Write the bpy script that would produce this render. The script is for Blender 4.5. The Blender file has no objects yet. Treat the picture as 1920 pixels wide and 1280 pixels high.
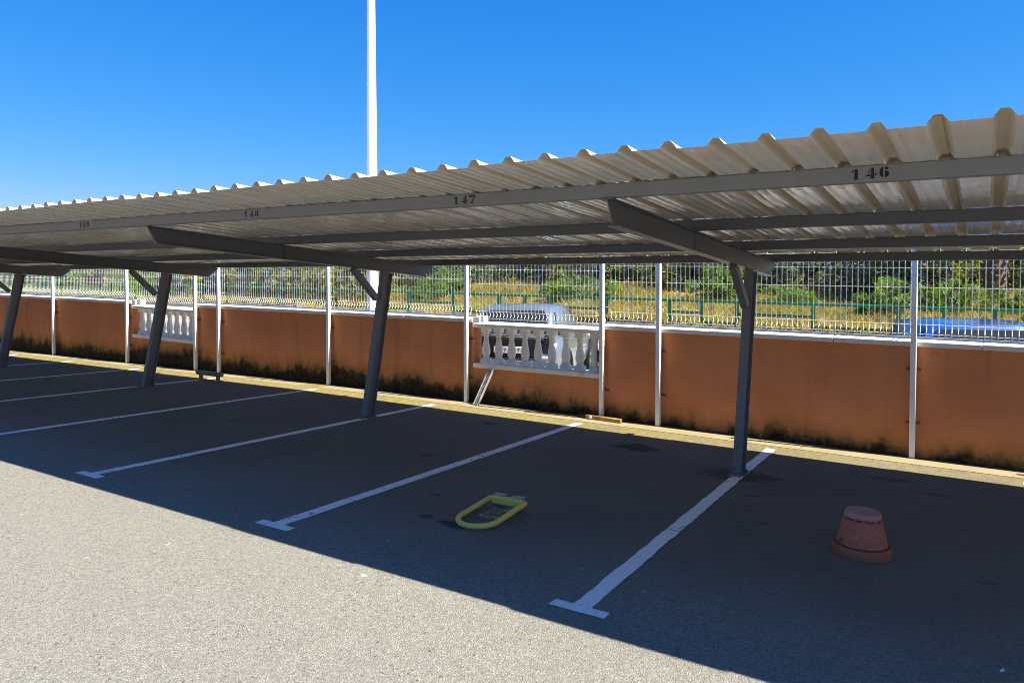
import bpy, bmesh, math, random
import numpy as np
from mathutils import Vector, Matrix
R = math.radians
random.seed(7); rng = np.random.default_rng(7)
S = bpy.context.scene
COL = S.collection

# ------------------------------------------------------------------ camera
cam = bpy.data.objects.new('camera', bpy.data.cameras.new('camera')); COL.objects.link(cam)
cam.data.sensor_width = 36; cam.data.lens = 26.9; cam.data.shift_y = -0.0401
cam.data.clip_start = .05; cam.data.clip_end = 3000
cam.location = (1.8617, -3.8587, 1.8888)
cam.rotation_euler = (math.pi/2 - 0.0300, 0.0, 0.5567)
S.camera = cam

# ------------------------------------------------------------------ light
SUN = Vector((0.80, 0.074, 1.0)).normalized()
EL = math.asin(SUN.z); AZ = math.atan2(SUN.x, SUN.y)          # azimuth clockwise from +Y
W = bpy.data.worlds.new('World'); S.world = W; W.use_nodes = True
wt = W.node_tree; wt.nodes.clear()
wo = wt.nodes.new('ShaderNodeOutputWorld'); wb = wt.nodes.new('ShaderNodeBackground'); ws = wt.nodes.new('ShaderNodeTexSky')
ws.sky_type = 'NISHITA'; ws.sun_disc = False; ws.sun_elevation = EL; ws.sun_rotation = AZ
ws.altitude = 2500; ws.air_density = 1.5; ws.dust_density = 0.0; ws.ozone_density = 10.0
wb.inputs['Strength'].default_value = 0.10
# the clear deep blue of the photograph: one tone curve per channel over the whole sky
EXP = 1.60; ws_ = wt.nodes.new('ShaderNodeSeparateColor'); wc_ = wt.nodes.new('ShaderNodeCombineColor'); wt.links.new(ws.outputs[0], ws_.inputs[0])
for i, (pw, co) in enumerate(((1.95, 3.0), (.88, 1.08), (.48, 1.28))):
    a = wt.nodes.new('ShaderNodeMath'); a.operation = 'MULTIPLY'; a.inputs[1].default_value = .1; wt.links.new(ws_.outputs[i], a.inputs[0])
    b = wt.nodes.new('ShaderNodeMath'); b.operation = 'POWER'; b.inputs[1].default_value = pw; wt.links.new(a.outputs[0], b.inputs[0])
    c = wt.nodes.new('ShaderNodeMath'); c.operation = 'MULTIPLY'; c.inputs[1].default_value = co/(.1*2**EXP); wt.links.new(b.outputs[0], c.inputs[0]); wt.links.new(c.outputs[0], wc_.inputs[i])
wt.links.new(wc_.outputs[0], wb.inputs[0]); wt.links.new(wb.outputs[0], wo.inputs[0])
sl = bpy.data.lights.new('sun', 'SUN'); sl.energy = 4.3; sl.angle = R(0.53); sl.color = (1.0, .935, .79)
so = bpy.data.objects.new('sun', sl); COL.objects.link(so); so.location = (20, 0, 30)
so.rotation_euler = SUN.to_track_quat('Z', 'Y').to_euler()
vs = S.view_settings; vs.view_transform = 'Standard'; vs.look = 'None'; vs.gamma = 1; vs.use_curve_mapping = False
vs.exposure = EXP
S.cycles.filter_width = 1.0

# ------------------------------------------------------------------ small node language
class NT:
    def __init__(s, name):
        s.m = bpy.data.materials.new(name); s.m.use_nodes = True; s.t = s.m.node_tree
        s.b = s.t.nodes['Principled BSDF']; s.out = s.t.nodes['Material Output']
    def n(s, typ, ins=None, **kw):
        k = s.t.nodes.new(typ)
        for a, v in kw.items(): setattr(k, a, v)
        for a, v in (ins or {}).items(): s.set(k.inputs[a], v)
        return k
    def set(s, sock, v):
        if isinstance(v, bpy.types.NodeSocket): s.t.links.new(v, sock)
        elif isinstance(v, (tuple, list)) and len(v) == 3 and sock.type == 'RGBA': sock.default_value = (*v, 1)
        else: sock.default_value = v
    def pos(s): return s.n('ShaderNodeNewGeometry').outputs['Position']
    def obj(s): return s.n('ShaderNodeTexCoord').outputs['Object']
    def scale(s, v, sc, off=(0, 0, 0)):
        return s.n('ShaderNodeMapping', {'Vector': v, 'Scale': sc if isinstance(sc, tuple) else (sc,)*3, 'Location': off}).outputs[0]
    def noise(s, v, sc, det=3, rough=.55, dist=0):
        return s.n('ShaderNodeTexNoise', {'Vector': v, 'Scale': sc, 'Detail': det, 'Roughness': rough, 'Distortion': dist}).outputs['Fac']
    def voro(s, v, sc, feat='F1', out='Distance'):
        return s.n('ShaderNodeTexVoronoi', {'Vector': v, 'Scale': sc}, feature=feat).outputs[out]
    def mth(s, op, a, b=0.0, c=0.0):
        k = s.n('ShaderNodeMath', operation=op)
        for i, v in enumerate((a, b, c)):
            s.set(k.inputs[i], v)
        return k.outputs[0]
    def ramp(s, f, a, b, lo=0.0, hi=1.0):
        return s.n('ShaderNodeMapRange', {'Value': f, 'From Min': a, 'From Max': b, 'To Min': lo, 'To Max': hi}, interpolation_type='SMOOTHSTEP').outputs[0]
    def mix(s, f, a, b, mode='MIX'):
        k = s.n('ShaderNodeMix', data_type='RGBA', blend_type=mode)
        s.set(k.inputs[0], f); s.set(k.inputs[6], a); s.set(k.inputs[7], b); return k.outputs[2]
    def xyz(s, v):
        o = s.n('ShaderNodeSeparateXYZ', {0: v}).outputs; return o[0], o[1], o[2]
    def bump(s, h, st, d=.01):
        s.set(s.b.inputs['Normal'], s.n('ShaderNodeBump', {'Height': h, 'Strength': st, 'Distance': d}).outputs[0])
    def fin(s, col, rough=.6, spec=.4, metal=0.0):
        s.set(s.b.inputs['Base Color'], col); s.set(s.b.inputs['Roughness'], rough)
        s.b.inputs['Specular IOR Level'].default_value = spec; s.b.inputs['Metallic'].default_value = metal
        return s.m

def simple(name, col, rough=.5, var=.12, sc=6, spec=.4, metal=0, bump=0, dirt=None):
    k = NT(name); p = k.obj(); f = k.noise(p, sc, 4)
    c = k.mix(k.ramp(f, .3, .7), tuple(x*(1-var) for x in col), tuple(min(1, x*(1+var)) for x in col))
    if dirt: c = k.mix(k.ramp(k.noise(p, sc*2.3, 5, .65), .56, .72, 0, .8), c, dirt)
    if bump: k.bump(k.noise(p, 60, 3), bump, .004)
    return k.fin(c, rough, spec, metal)

# ground heights (the car park drains towards the wall and to the right)
def gz(x, y):
    gx = -0.0166*x if x > -8 else 0.1328 + -0.0040*(x+8)
    if x > 20: gx = -0.332
    return gx - 0.0245*max(-30, min(y, 8))
def rz(x): return -0.0133*max(-60, min(x, 30)) - 0.11          # street beyond the wall
def ctop(x): return 1.222 - 0.0135*x                          # top of the wall coping

# ------------------------------------------------------------------ materials
def asphalt():
    k = NT('asphalt'); p = k.pos(); x, y, z = k.xyz(p)
    v1 = k.voro(p, 95); f1 = k.noise(p, 190, 2, .6); f2 = k.noise(p, 1.1, 5, .6); f3 = k.noise(p, 8, 4, .6)
    v2 = k.n('ShaderNodeTexVoronoi', {'Vector': p, 'Scale': 78}, feature='DISTANCE_TO_EDGE').outputs['Distance']
    c = k.mix(k.ramp(k.voro(p, 78, out='Color'), .15, .85), (.175, .167, .146), (.29, .278, .243))
    c = k.mix(k.ramp(f1, .40, .64, 0, .5), c, (.35, .338, .30))
    c = k.mix(k.ramp(v2, .01, .11, .6, 0), c, (.085, .08, .073))
    c = k.mix(k.ramp(k.noise(p, 46, 3, .65), .575, .69, 0, .8), c, (.06, .057, .05))
    c = k.mix(k.ramp(k.voro(p, 33, out='Color'), .93, 1.0, 0, .5), c, (.62, .60, .55))
    c = k.mix(k.ramp(f2, .35, .7, 0, .25), c, (.22, .21, .19))
    c = k.mix(k.ramp(f3, .55, .8, 0, .18), c, (.30, .285, .255))
    # roof shade deepened in the colour: parking bays darker and browner than the lane
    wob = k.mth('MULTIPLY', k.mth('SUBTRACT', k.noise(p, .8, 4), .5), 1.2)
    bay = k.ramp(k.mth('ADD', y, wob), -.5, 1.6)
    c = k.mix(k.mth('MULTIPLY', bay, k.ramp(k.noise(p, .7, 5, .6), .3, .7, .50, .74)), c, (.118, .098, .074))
    # oil stains
    def blot(cx, cy, rx, ry, amt, nz=1.0):
        global _q
        dx = k.mth('DIVIDE', k.mth('SUBTRACT', x, cx), rx); dy = k.mth('DIVIDE', k.mth('SUBTRACT', y, cy), ry)
        d = k.mth('SQRT', k.mth('ADD', k.mth('MULTIPLY', dx, dx), k.mth('MULTIPLY', dy, dy)))
        d = k.mth('ADD', d, k.mth('MULTIPLY', k.mth('SUBTRACT', k.noise(p, 5, 6, .7), .5), nz*2.4))
        return k.ramp(d, 1.15, .60, 0, amt*.85)
    for b in ((-1.58, 4.40, .30, .20, .8), (-1.60, .84, .20, .10, .85), (-1.86, .86, .07, .05, .7), (-.2, 3.8, .42, .25, .6), (1.06, 4.6, .22, .14, .5), (1.45, 4.2, .2, .06, .35),
              (-3.72, 4.55, .10, .08, .7), (-3.2, 2.55, .08, .06, .6), (-2.6, 3.6, .05, .06, .6), (1.9, 1.9, .07, .03, .4), (.35, 2.3, .06, .03, .35), (-6.4, 2.6, .16, .06, .4), (.1, 3.1, .1, .05, .5), (-2.2, 1.4, .07, .05, .5), (-4.4, 1.7, .09, .05, .4)):
        c = k.mix(blot(*b), c, (.016, .015, .016))
    c = k.mix(k.mth('MULTIPLY', k.ramp(k.noise(k.scale(p, (.35, 1.6, 1)), 1.3, 5, .6), .56, .74), .22), c, (.10, .095, .088))
    # moss and lichen along the foot of the wall
    mo = k.mth('MULTIPLY', k.ramp(k.mth('ADD', y, k.mth('MULTIPLY', k.noise(p, 2.2, 5, .65), .9)), 5.05, 5.75), k.mth('MULTIPLY', k.ramp(k.noise(p, 16, 5, .7), .36, .60), k.ramp(x, 2.5, -5, .45, 1)))
    c = k.mix(k.mth('MULTIPLY', mo, .85), c, (.33, .26, .04))
    c = k.mix(k.mth('MULTIPLY', k.ramp(k.noise(p, 40, 4, .7), .54, .66), k.ramp(y, 4.6, 5.4, 0, .6)), c, (.10, .085, .03))
    h = k.mth('ADD', k.mth('MULTIPLY', k.ramp(v2, 0, .22), .7), k.mth('MULTIPLY', f1, .7))
    k.bump(h, .65, .008)
    return k.fin(c, .9, .25)

def concrete_strip():
    k = NT('gutter_concrete'); p = k.pos(); x, y, z = k.xyz(p)
    c = k.mix(k.noise(p, 3, 5), (.22, .185, .11), (.33, .28, .18))
    c = k.mix(k.mth('MULTIPLY', k.ramp(k.noise(p, 4.5, 6, .7), .5, .68), k.ramp(x, 2, -9, .55, 1)), c, (.26, .21, .035))
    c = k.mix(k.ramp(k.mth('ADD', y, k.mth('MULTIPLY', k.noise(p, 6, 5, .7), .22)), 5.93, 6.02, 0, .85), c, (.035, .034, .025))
    k.bump(k.noise(p, 90, 3), .4, .006); return k.fin(c, .9, .2)

def render_wall():
    k = NT('terracotta_render'); p = k.pos(); x, y, z = k.xyz(p)
    h = k.mth('ADD', k.mth('ADD', z, .14), k.mth('MULTIPLY', x, .0135))
    f = k.noise(p, 1.4, 5, .6)
    c = k.mix(k.ramp(f, .3, .7), (.54, .195, .078), (.63, .24, .100))
    c = k.mix(k.ramp(k.noise(p, 9, 5, .65), .5, .75, 0, .35), c, (.56, .25, .12))
    # vertical runs of dirt
    c = k.mix(k.ramp(k.noise(k.scale(p, (5.0, 5.0, .35)), 1.0, 5, .6), .52, .78, 0, .42), c, (.27, .115, .06))
    c = k.mix(k.ramp(k.noise(k.scale(p, (1, 1, 1.4)), 2.1, 6, .7), .60, .70, 0, .3), c, (.36, .15, .085))
    c = k.mix(k.ramp(k.noise(p, 24, 4, .7), .68, .76, 0, .5), c, (.18, .075, .04))
    # green then black growth rising from the ground
    rag = k.mth('MULTIPLY', k.mth('SUBTRACT', k.noise(k.scale(p, (1.0, 1, .7)), 3.4, 8, .76), .5), .62)
    big = k.mth('MULTIPLY', k.mth('SUBTRACT', k.noise(k.scale(p, (1.0, 1, .0)), 1.1, 4, .6), .5), .62)
    hh = k.mth('SUBTRACT', k.mth('SUBTRACT', h, rag), k.mth('ADD', big, k.mth('SUBTRACT', k.mth('MULTIPLY', k.ramp(x, -.5, -7), .22), .075)))
    c = k.mix(k.ramp(hh, .40, .16, 0, .5), c, (.26, .125, .035))
    c = k.mix(k.ramp(hh, .22, .06, 0, .80), c, (.075, .06, .018))
    c = k.mix(k.mth('MULTIPLY', k.ramp(hh, .13, .00), k.ramp(k.noise(p, 11, 5, .75), .32, .58, .62, 1)), c, (.013, .013, .008))
    k.bump(k.mth('ADD', k.noise(p, 130, 3, .6), k.mth('MULTIPLY', k.noise(k.scale(p, (1, 1, 1.6)), 7, 4, .6), 1.6)), .45, .004); return k.fin(c, .88, .2)

def coping_mat(name, col):
    k = NT(name); p = k.pos()
    c = k.mix(k.noise(p, 2.5, 5), tuple(v*.82 for v in col), col)
    c = k.mix(k.ramp(k.noise(p, 1.7, 6, .7), .60, .72, 0, .7), c, (.27, .22, .17))
    c = k.mix(k.ramp(k.noise(p, 22, 5, .7), .62, .75, 0, .6), c, (.20, .18, .14))
    k.bump(k.noise(p, 70, 3), .2, .004); return k.fin(c, .75, .3)

def sheet_mat():
    k = NT('roof_sheet_paint'); o = k.obj(); x, y, z = k.xyz(o); p = k.pos()
    rib = k.ramp(z, .004, .016)
    st = k.noise(k.scale(p, (9, .5, 9)), 1.0, 5, .65)
    c = k.mix(k.ramp(st, .35, .7), (.70, .68, .64), (.78, .76, .72))
    c = k.mix(k.mth('MULTIPLY', rib, k.ramp(k.noise(k.scale(p, (14, .7, 14)), 1.0, 4), .25, .6, .35, .9)), c, (.58, .47, .31))
    c = k.mix(k.mth('MULTIPLY', k.ramp(k.noise(p, 11, 6, .75), .68, .78), .5), c, (.26, .17, .09))
    hgt = k.mth('ADD', k.noise(k.scale(p, (3, 14, 3)), 1.3, 3, .5), k.mth('MULTIPLY', k.noise(k.scale(p, (1, 2.5, 1)), 16, 2), .10))
    k.bump(hgt, .22, .010)
    m = k.fin(c, k.mth('ADD', k.ramp(k.noise(p, 4, 4), .3, .7, .10, .22), k.mth('MULTIPLY', rib, .42)), .95); return m

def steel(name, col, rough=.5, rust=.0):
    k = NT(name); p = k.pos()
    c = k.mix(k.noise(k.scale(p, (3, 3, 1.2)), 1.5, 5, .6), tuple(v*.85 for v in col), tuple(v*1.15 for v in col))
    c = k.mix(k.ramp(k.noise(p, 26, 5, .7), .62, .72, 0, .55), c, tuple(v*.45 for v in col))
    zz = k.xyz(p)[2]; c = k.mix(k.mth('MULTIPLY', k.ramp(zz, .55, -.05, 0, min(1, rust)), k.ramp(k.noise(p, 20, 6, .75), .50, .60)), c, (.13, .055, .022))
    c = k.mix(k.ramp(k.noise(p, 13, 6, .78), .66-.06*rust, .72, 0, .8*min(1, rust)), c, (.16, .06, .02))
    k.bump(k.noise(p, 45, 3), .08, .004); return k.fin(c, rough, .45)

def paint_line():
    k = NT('road_marking_paint'); p = k.pos()
    c = k.mix(k.noise(p, 3, 5), (.80, .79, .76), (.86, .85, .82))
    cr = k.n('ShaderNodeTexVoronoi', {'Vector': k.scale(p, (1.2, 6, 1)), 'Scale': 1.6}, feature='DISTANCE_TO_EDGE').outputs['Distance']
    c = k.mix(k.mth('MULTIPLY', k.ramp(cr, .018, .006), k.ramp(k.noise(p, 4, 2), .5, .6)), c, (.12, .11, .10))
    c = k.mix(k.ramp(k.noise(p, 75, 4, .75), .585, .66, 0, .85), c, (.16, .15, .14))
    c = k.mix(k.ramp(k.noise(p, 7, 5, .7), .55, .85, 0, .3), c, (.42, .40, .37))
    k.bump(k.noise(p, 190, 2), .5, .006); return k.fin(c, .75, .3)

def leaf_mat(name, a, b, c3=None, tr=.35, sc=1.2):
    k = NT(name); p = k.pos(); oi = k.n('ShaderNodeObjectInfo').outputs['Random']
    c = k.mix(k.ramp(k.noise(p, sc, 4, .7), .34, .66), a, b)
    if c3: c = k.mix(k.ramp(k.noise(p, sc*3.7, 3, .7), .52, .68), c, c3)
    c = k.mix(k.mth('MULTIPLY', oi, .35), c, tuple((a[i]+b[i])*.35 for i in range(3)))
    k.fin(c, .55, .35)
    t = k.n('ShaderNodeBsdfTranslucent', {'Color': c}); mx = k.n('ShaderNodeMixShader', {0: tr, 1: k.b.outputs[0], 2: t.outputs[0]})
    k.t.links.new(mx.outputs[0], k.out.inputs['Surface']); return k.m

def field_mat():
    k = NT('field_soil'); p = k.pos(); x, y, z = k.xyz(p)
    c = k.mix(k.ramp(k.noise(p, .35, 5, .65), .4, .62), (.26, .17, .06), (.17, .15, .04))
    c = k.mix(k.ramp(k.noise(p, 2.5, 5, .7), .5, .7), c, (.34, .23, .09))
    c = k.mix(k.ramp(x, -22, -40), c, (.10, .13, .035))
    k.bump(k.noise(p, 9, 5), .6, .08); return k.fin(c, .95, .1)

def carpaint(name, col, metal=.0):
    k = NT(name); p = k.obj(); c = k.mix(k.noise(p, 3, 3), tuple(v*.95 for v in col), col)
    m = k.fin(c, .28, .5, metal); k.b.inputs['Coat Weight'].default_value = .8; k.b.inputs['Coat Roughness'].default_value = .05; return m

def glass_dark(name, col=(.02, .025, .03)):
    k = NT(name); p = k.obj(); return k.fin(k.mix(k.noise(p, 2, 2), col, tuple(v*1.3 for v in col)), .12, .28)

def pot_mat():
    k = NT('terracotta_clay'); o = k.obj(); x, y, z = k.xyz(o)
    c = k.mix(k.noise(o, 7, 5, .6), (.36, .098, .046), (.46, .14, .072))
    body = k.ramp(z, .076, .082)
    c = k.mix(k.mth('MULTIPLY', body, k.ramp(k.noise(k.scale(o, (1, 1, .6)), 6, 5, .65), .3, .6, .35, .85)), c, (.53, .15, .085))
    c = k.mix(k.mth('MULTIPLY', body, k.ramp(k.noise(k.scale(o, (1, 1, 3)), 9, 6, .7), .52, .68, 0, .55)), c, (.22, .075, .045))
    c = k.mix(k.ramp(k.mth('ABSOLUTE', k.mth('SUBTRACT', z, .0765)), .006, .001, 0, .85), c, (.04, .018, .012))
    top = k.ramp(k.mth('ADD', z, k.mth('MULTIPLY', k.mth('SUBTRACT', k.noise(o, 13, 5, .7), .5), .09)), .262, .285)
    c = k.mix(k.mth('MULTIPLY', top, .7), c, (.46, .27, .235))
    c = k.mix(k.mth('MULTIPLY', k.ramp(k.mth('ABSOLUTE', k.mth('SUBTRACT', z, k.mth('ADD', .235, k.mth('MULTIPLY', k.noise(o, 8, 4), .045)))), .013, .003), k.ramp(k.noise(o, 30, 3), .4, .55)), c, (.055, .03, .025))
    c = k.mix(k.mth('MULTIPLY', k.ramp(k.mth('ABSOLUTE', k.mth('SUBTRACT', z, .10)), .035, .005), k.ramp(k.noise(k.scale(o, (5, 5, 1)), 6, 5, .7), .5, .62, 0, .7)), c, (.07, .04, .03))
    k.bump(k.noise(o, 60, 3), .12, .003); return k.fin(c, .75, .3)

def yellow_mat():
    k = NT('yellow_paint_chipped'); o = k.obj()
    c = k.mix(k.noise(o, 9, 5), (.80, .50, .07), (.86, .60, .13))
    c = k.mix(k.ramp(k.noise(o, 22, 6, .75), .60, .68, 0, .9), c, (.10, .06, .025))
    k.bump(k.noise(o, 30, 3), .15, .004); return k.fin(c, .45, .4)

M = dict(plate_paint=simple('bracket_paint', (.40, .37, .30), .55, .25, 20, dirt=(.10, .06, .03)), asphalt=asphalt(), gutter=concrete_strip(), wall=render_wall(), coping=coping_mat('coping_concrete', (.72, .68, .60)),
    cream=coping_mat('balustrade_white', (.84, .79, .70)), sheet=sheet_mat(), purlin=steel('purlin_grey', (.19, .193, .19), .55, 1.1), beam=steel('beam_dark_grey', (.088, .092, .100), .40, .25),
    post=steel('column_grey', (.165, .16, .15), .55, .9), line=paint_line(), white=simple('white_fence_paint', (.78, .78, .76), .4, .05, 4, dirt=(.45, .40, .33)),
    wire=simple('fence_wire', (.86, .84, .78), .5, .05), ink=simple('stencil_ink', (.008, .008, .009), .6, .1, 40), clip=simple('rusty_clip', (.22, .085, .04), .7, .3, 30),
    lamp=simple('lamp_white', (.80, .80, .79), .35, .03, 2), rail=simple('railing_green', (.012, .115, .055), .4, .15, 5), black=simple('black_plastic', (.012, .012, .013), .5, .2, 9),
    pave=simple('pavement_concrete', (.46, .43, .37), .9, .12, 1.2, bump=.3), road=simple('street_asphalt', (.27, .255, .23), .9, .14, .8, bump=.4), kerb=simple('kerb_stone', (.36, .33, .28), .85, .2, 3),
    field=field_mat(), pot=pot_mat(), hole=simple('pot_inside', (.02, .012, .01), .9, .2, 5), yellow=yellow_mat(), zinc=simple('galvanised_metal', (.55, .56, .55), .38, .15, 14, metal=.5, dirt=(.32, .30, .26)),
    plate=simple('lock_plate', (.30, .225, .15), .7, .4, 18, dirt=(.05, .03, .018)), silver=carpaint('silver_paint', (.25, .29, .33), .55), blue=carpaint('blue_paint', (.012, .075, .30), .15),
    glass=glass_dark('car_glass'), tyre=simple('tyre_rubber', (.018, .018, .018), .8, .2, 20), alloy=simple('wheel_alloy', (.45, .46, .47), .3, .1, 5, metal=.8),
    chrome=simple('chrome_trim', (.75, .76, .78), .12, .03, 3, metal=1), numplate=simple('number_plate', (.74, .70, .66), .4, .04, 5), tail=simple('tail_lamp_red', (.10, .012, .010), .15, .1, 8),
    clear=simple('reflector_white', (.82, .80, .78), .2, .03, 5), bark=simple('bark', (.12, .09, .06), .9, .35, 8, bump=.6), palmbark=simple('palm_trunk', (.16, .10, .055), .9, .4, 6, bump=.6),
    stone=simple('grey_blockwork', (.34, .32, .31), .9, .15, 3, bump=.4), wood=simple('yellow_timber', (.34, .20, .045), .75, .4, 9, dirt=(.08, .05, .02)), brick=simple('orange_brick', (.42, .17, .07), .9, .2, 6),
    mossmetal=simple('dark_green_metal', (.19, .18, .085), .6, .3, 12))
LEAF = dict(dark=leaf_mat('leaf_dark', (.13, .165, .07), (.29, .31, .17), (.55, .55, .42), .5, 2.2), olive=leaf_mat('leaf_olive', (.16, .185, .045), (.33, .34, .10), (.46, .42, .20), .5, .9),  # the palest tone of leaf_dark paints sunlit leaf highlights into the colour
    bright=leaf_mat('leaf_bright', (.12, .17, .02), (.27, .31, .04), (.40, .38, .07), .4, .9), bush=leaf_mat('leaf_bush', (.10, .19, .02), (.20, .33, .04), (.33, .38, .06), .4, 1.8),
    dry=leaf_mat('leaf_dry', (.28, .22, .11), (.46, .38, .20), (.22, .22, .08), .3, 1.2), straw=leaf_mat('dry_grass_blade', (.46, .26, .075), (.56, .46, .11), (.34, .42, .07), .4, 1.6), weed=leaf_mat('green_weed_blade', (.11, .18, .03), (.24, .29, .05), (.40, .35, .06), .4, .6))

# ------------------------------------------------------------------ mesh helpers
class MB:
    def __init__(s): s.v = []; s.f = []; s.sm = []
    def add(s, vs, fs, smooth=False):
        o = len(s.v); s.v += [tuple(v) for v in vs]; s.f += [tuple(i+o for i in f) for f in fs]; s.sm += [smooth]*len(fs); return s
    def hexa(s, p):        # 8 points: 4 bottom ccw, 4 top ccw
        return s.add(p, [(3, 2, 1, 0), (4, 5, 6, 7), (0, 1, 5, 4), (1, 2, 6, 5), (2, 3, 7, 6), (3, 0, 4, 7)])
    def box(s, a, b):
        (x0, y0, z0), (x1, y1, z1) = a, b
        return s.hexa([(x0, y0, z0), (x1, y0, z0), (x1, y1, z0), (x0, y1, z0), (x0, y0, z1), (x1, y0, z1), (x1, y1, z1), (x0, y1, z1)])
    def bar(s, a, b, w, h, up=(0, 0, 1)):   # box along a-b, width w (sideways) and height h (towards up)
        a, b = Vector(a), Vector(b); d = (b-a).normalized(); u = Vector(up); sd = d.cross(u).normalized(); u = sd.cross(d)
        q = [(-w/2, -h/2), (w/2, -h/2), (w/2, h/2), (-w/2, h/2)]
        P = [c + sd*i + u*j for c in (a, b) for i, j in q]
        return s.add(P, [(3, 2, 1, 0), (4, 5, 6, 7), (0, 1, 5, 4), (1, 2, 6, 5), (2, 3, 7, 6), (3, 0, 4, 7)])
    def tube(s, pts, r, n=8, closed=False, cap=True, smooth=True):
        pts = [Vector(p) for p in pts]; m = len(pts); rings = []
        rr = r if isinstance(r, (list, tuple)) else [r]*m
        ref = None; vs = []
        for i, p in enumerate(pts):
            t = (pts[(i+1) % m] - pts[i-1]) if (closed or 0 < i < m-1) else (pts[1]-pts[0] if i == 0 else pts[-1]-pts[-2])
            t.normalize()
            if ref is None: ref = t.orthogonal().normalized()
            ref = (ref - t*ref.dot(t)).normalized(); b = t.cross(ref)
            vs += [p + (ref*math.cos(2*math.pi*j/n+.3927) + b*math.sin(2*math.pi*j/n+.3927))*rr[i] for j in range(n)]
        fs = []
        for i in range(m if closed else m-1):
            for j in range(n):
                a = i*n; c = ((i+1) % m)*n; fs.append((a+j, a+(j+1) % n, c+(j+1) % n, c+j))
        s.add(vs, fs, smooth)
        if cap and not closed:
            o = len(s.v)-len(vs); s.f += [tuple(o+j for j in range(n))[::-1], tuple(o+(m-1)*n+j for j in range(n))]; s.sm += [False, False]
        return s
    def lathe(s, prof, n=24, c=(0, 0, 0), smooth=True, square=None):
        vs = [];
        for r, z in prof:
            vs += [(c[0]+r*math.cos(2*math.pi*j/n), c[1]+r*math.sin(2*math.pi*j/n), c[2]+z) for j in range(n)]
        fs = [(i*n+j, i*n+(j+1) % n, (i+1)*n+(j+1) % n, (i+1)*n+j) for i in range(len(prof)-1) for j in range(n)]
        return s.add(vs, fs, smooth)
    def prism(s, poly, f0, f1):     # poly of 2-tuples, f0/f1 map to 3d
        n = len(poly); vs = [f0(*p) for p in poly] + [f1(*p) for p in poly]
        return s.add(vs, [tuple(range(n))[::-1], tuple(range(n, 2*n))] + [(i, (i+1) % n, n+(i+1) % n, n+i) for i in range(n)])
    def mesh(s, name, mat, off=(0, 0, 0)):
        me = bpy.data.meshes.new(name); o = Vector(off)
        me.from_pydata([tuple(Vector(v)-o) for v in s.v], [], s.f); me.validate()
        if len(s.sm) == len(me.polygons): me.polygons.foreach_set('use_smooth', s.sm)
        bm = bmesh.new(); bm.from_mesh(me); bmesh.ops.recalc_face_normals(bm, faces=bm.faces); bm.to_mesh(me); bm.free()
        me.set_sharp_from_angle(angle=R(42)); me.materials.append(mat); return me
    def build(s, name, mat, parent=None, bevel=0, seg=2):
        off = wloc(parent) if parent else (0, 0, 0)
        o = bpy.data.objects.new(name, s.mesh(name, mat, off)); COL.objects.link(o); o.parent = parent
        if bevel: bev(o, bevel, seg)
        return o
def wloc(o):
    v = Vector((0, 0, 0))
    while o: v += o.location; o = o.parent
    return v
def bev(o, w, seg=2):
    m = o.modifiers.new('bevel', 'BEVEL'); m.width = w; m.segments = seg; m.limit_method = 'ANGLE'; m.angle_limit = R(40)
def tag(o, label, cat, group=None, kind=None):
    if label: o['label'] = label
    if cat: o['category'] = cat
    if group: o['group'] = group
    if kind: o['kind'] = kind
    return o
def thing(name, loc, label, cat, group=None, rz_=0.0):
    o = bpy.data.objects.new(name, None); COL.objects.link(o); o.location = loc; o.rotation_euler = (0, 0, rz_); o.empty_display_size = .2
    return tag(o, label, cat, group)
def struct(name, mb, mat, parent=None):
    o = mb.build(name, mat, parent); o['kind'] = 'structure'; return o
def inst(name, me, parent, loc=(0, 0, 0), rot=(0, 0, 0)):
    o = bpy.data.objects.new(name, me); COL.objects.link(o); o.parent = parent; o.location = loc; o.rotation_euler = rot; return o

# ------------------------------------------------------------------ setting: ground, street, field
def sheet(xs, ys, zf):
    b = MB(); n = len(ys)
    b.add([(x, y, zf(x, y)) for x in xs for y in ys], [(i*n+j, (i+1)*n+j, (i+1)*n+j+1, i*n+j+1) for i in range(len(xs)-1) for j in range(n-1)]); return b
struct('ground', sheet([-1500, 1500], [-1500, 1500], lambda x, y: -2.5), M['field'])
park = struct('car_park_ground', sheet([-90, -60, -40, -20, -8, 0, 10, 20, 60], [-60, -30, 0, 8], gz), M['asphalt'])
for i in range(8):                                      # gutter strip cast in lengths
    x0 = -30+5*i
    struct('gutter_strip', sheet([x0+.006, x0+2.5, x0+4.994], [5.52, 5.99], lambda x, y: gz(x, y)+.004), M['gutter'])
WY = 5.97                                                # front face of the wall
struct('street', sheet([-90, -60, 30, 60], [WY+.26, 17.0], lambda x, y: rz(x)+.012 if y > 7 else rz(x)+.012), M['road'])
kb = MB()
for x in np.arange(-60, 30, 1.0):
    kb.hexa([(x+.006, 17, rz(x)-.1), (x+.994, 17, rz(x+1)-.1), (x+.994, 17.15, rz(x+1)-.1), (x+.006, 17.15, rz(x)-.1), (x+.006, 17, rz(x)+.135), (x+.994, 17, rz(x+1)+.135), (x+.994, 17.15, rz(x+1)+.135), (x+.006, 17.15, rz(x)+.135)])
k_ = struct('street_kerb', kb, M['kerb'])
struct('street_pavement', sheet([-90, -60, 30, 60], [17.15, 19.55], lambda x, y: rz(x)+.13), M['pave'])
kb = MB()
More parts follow.
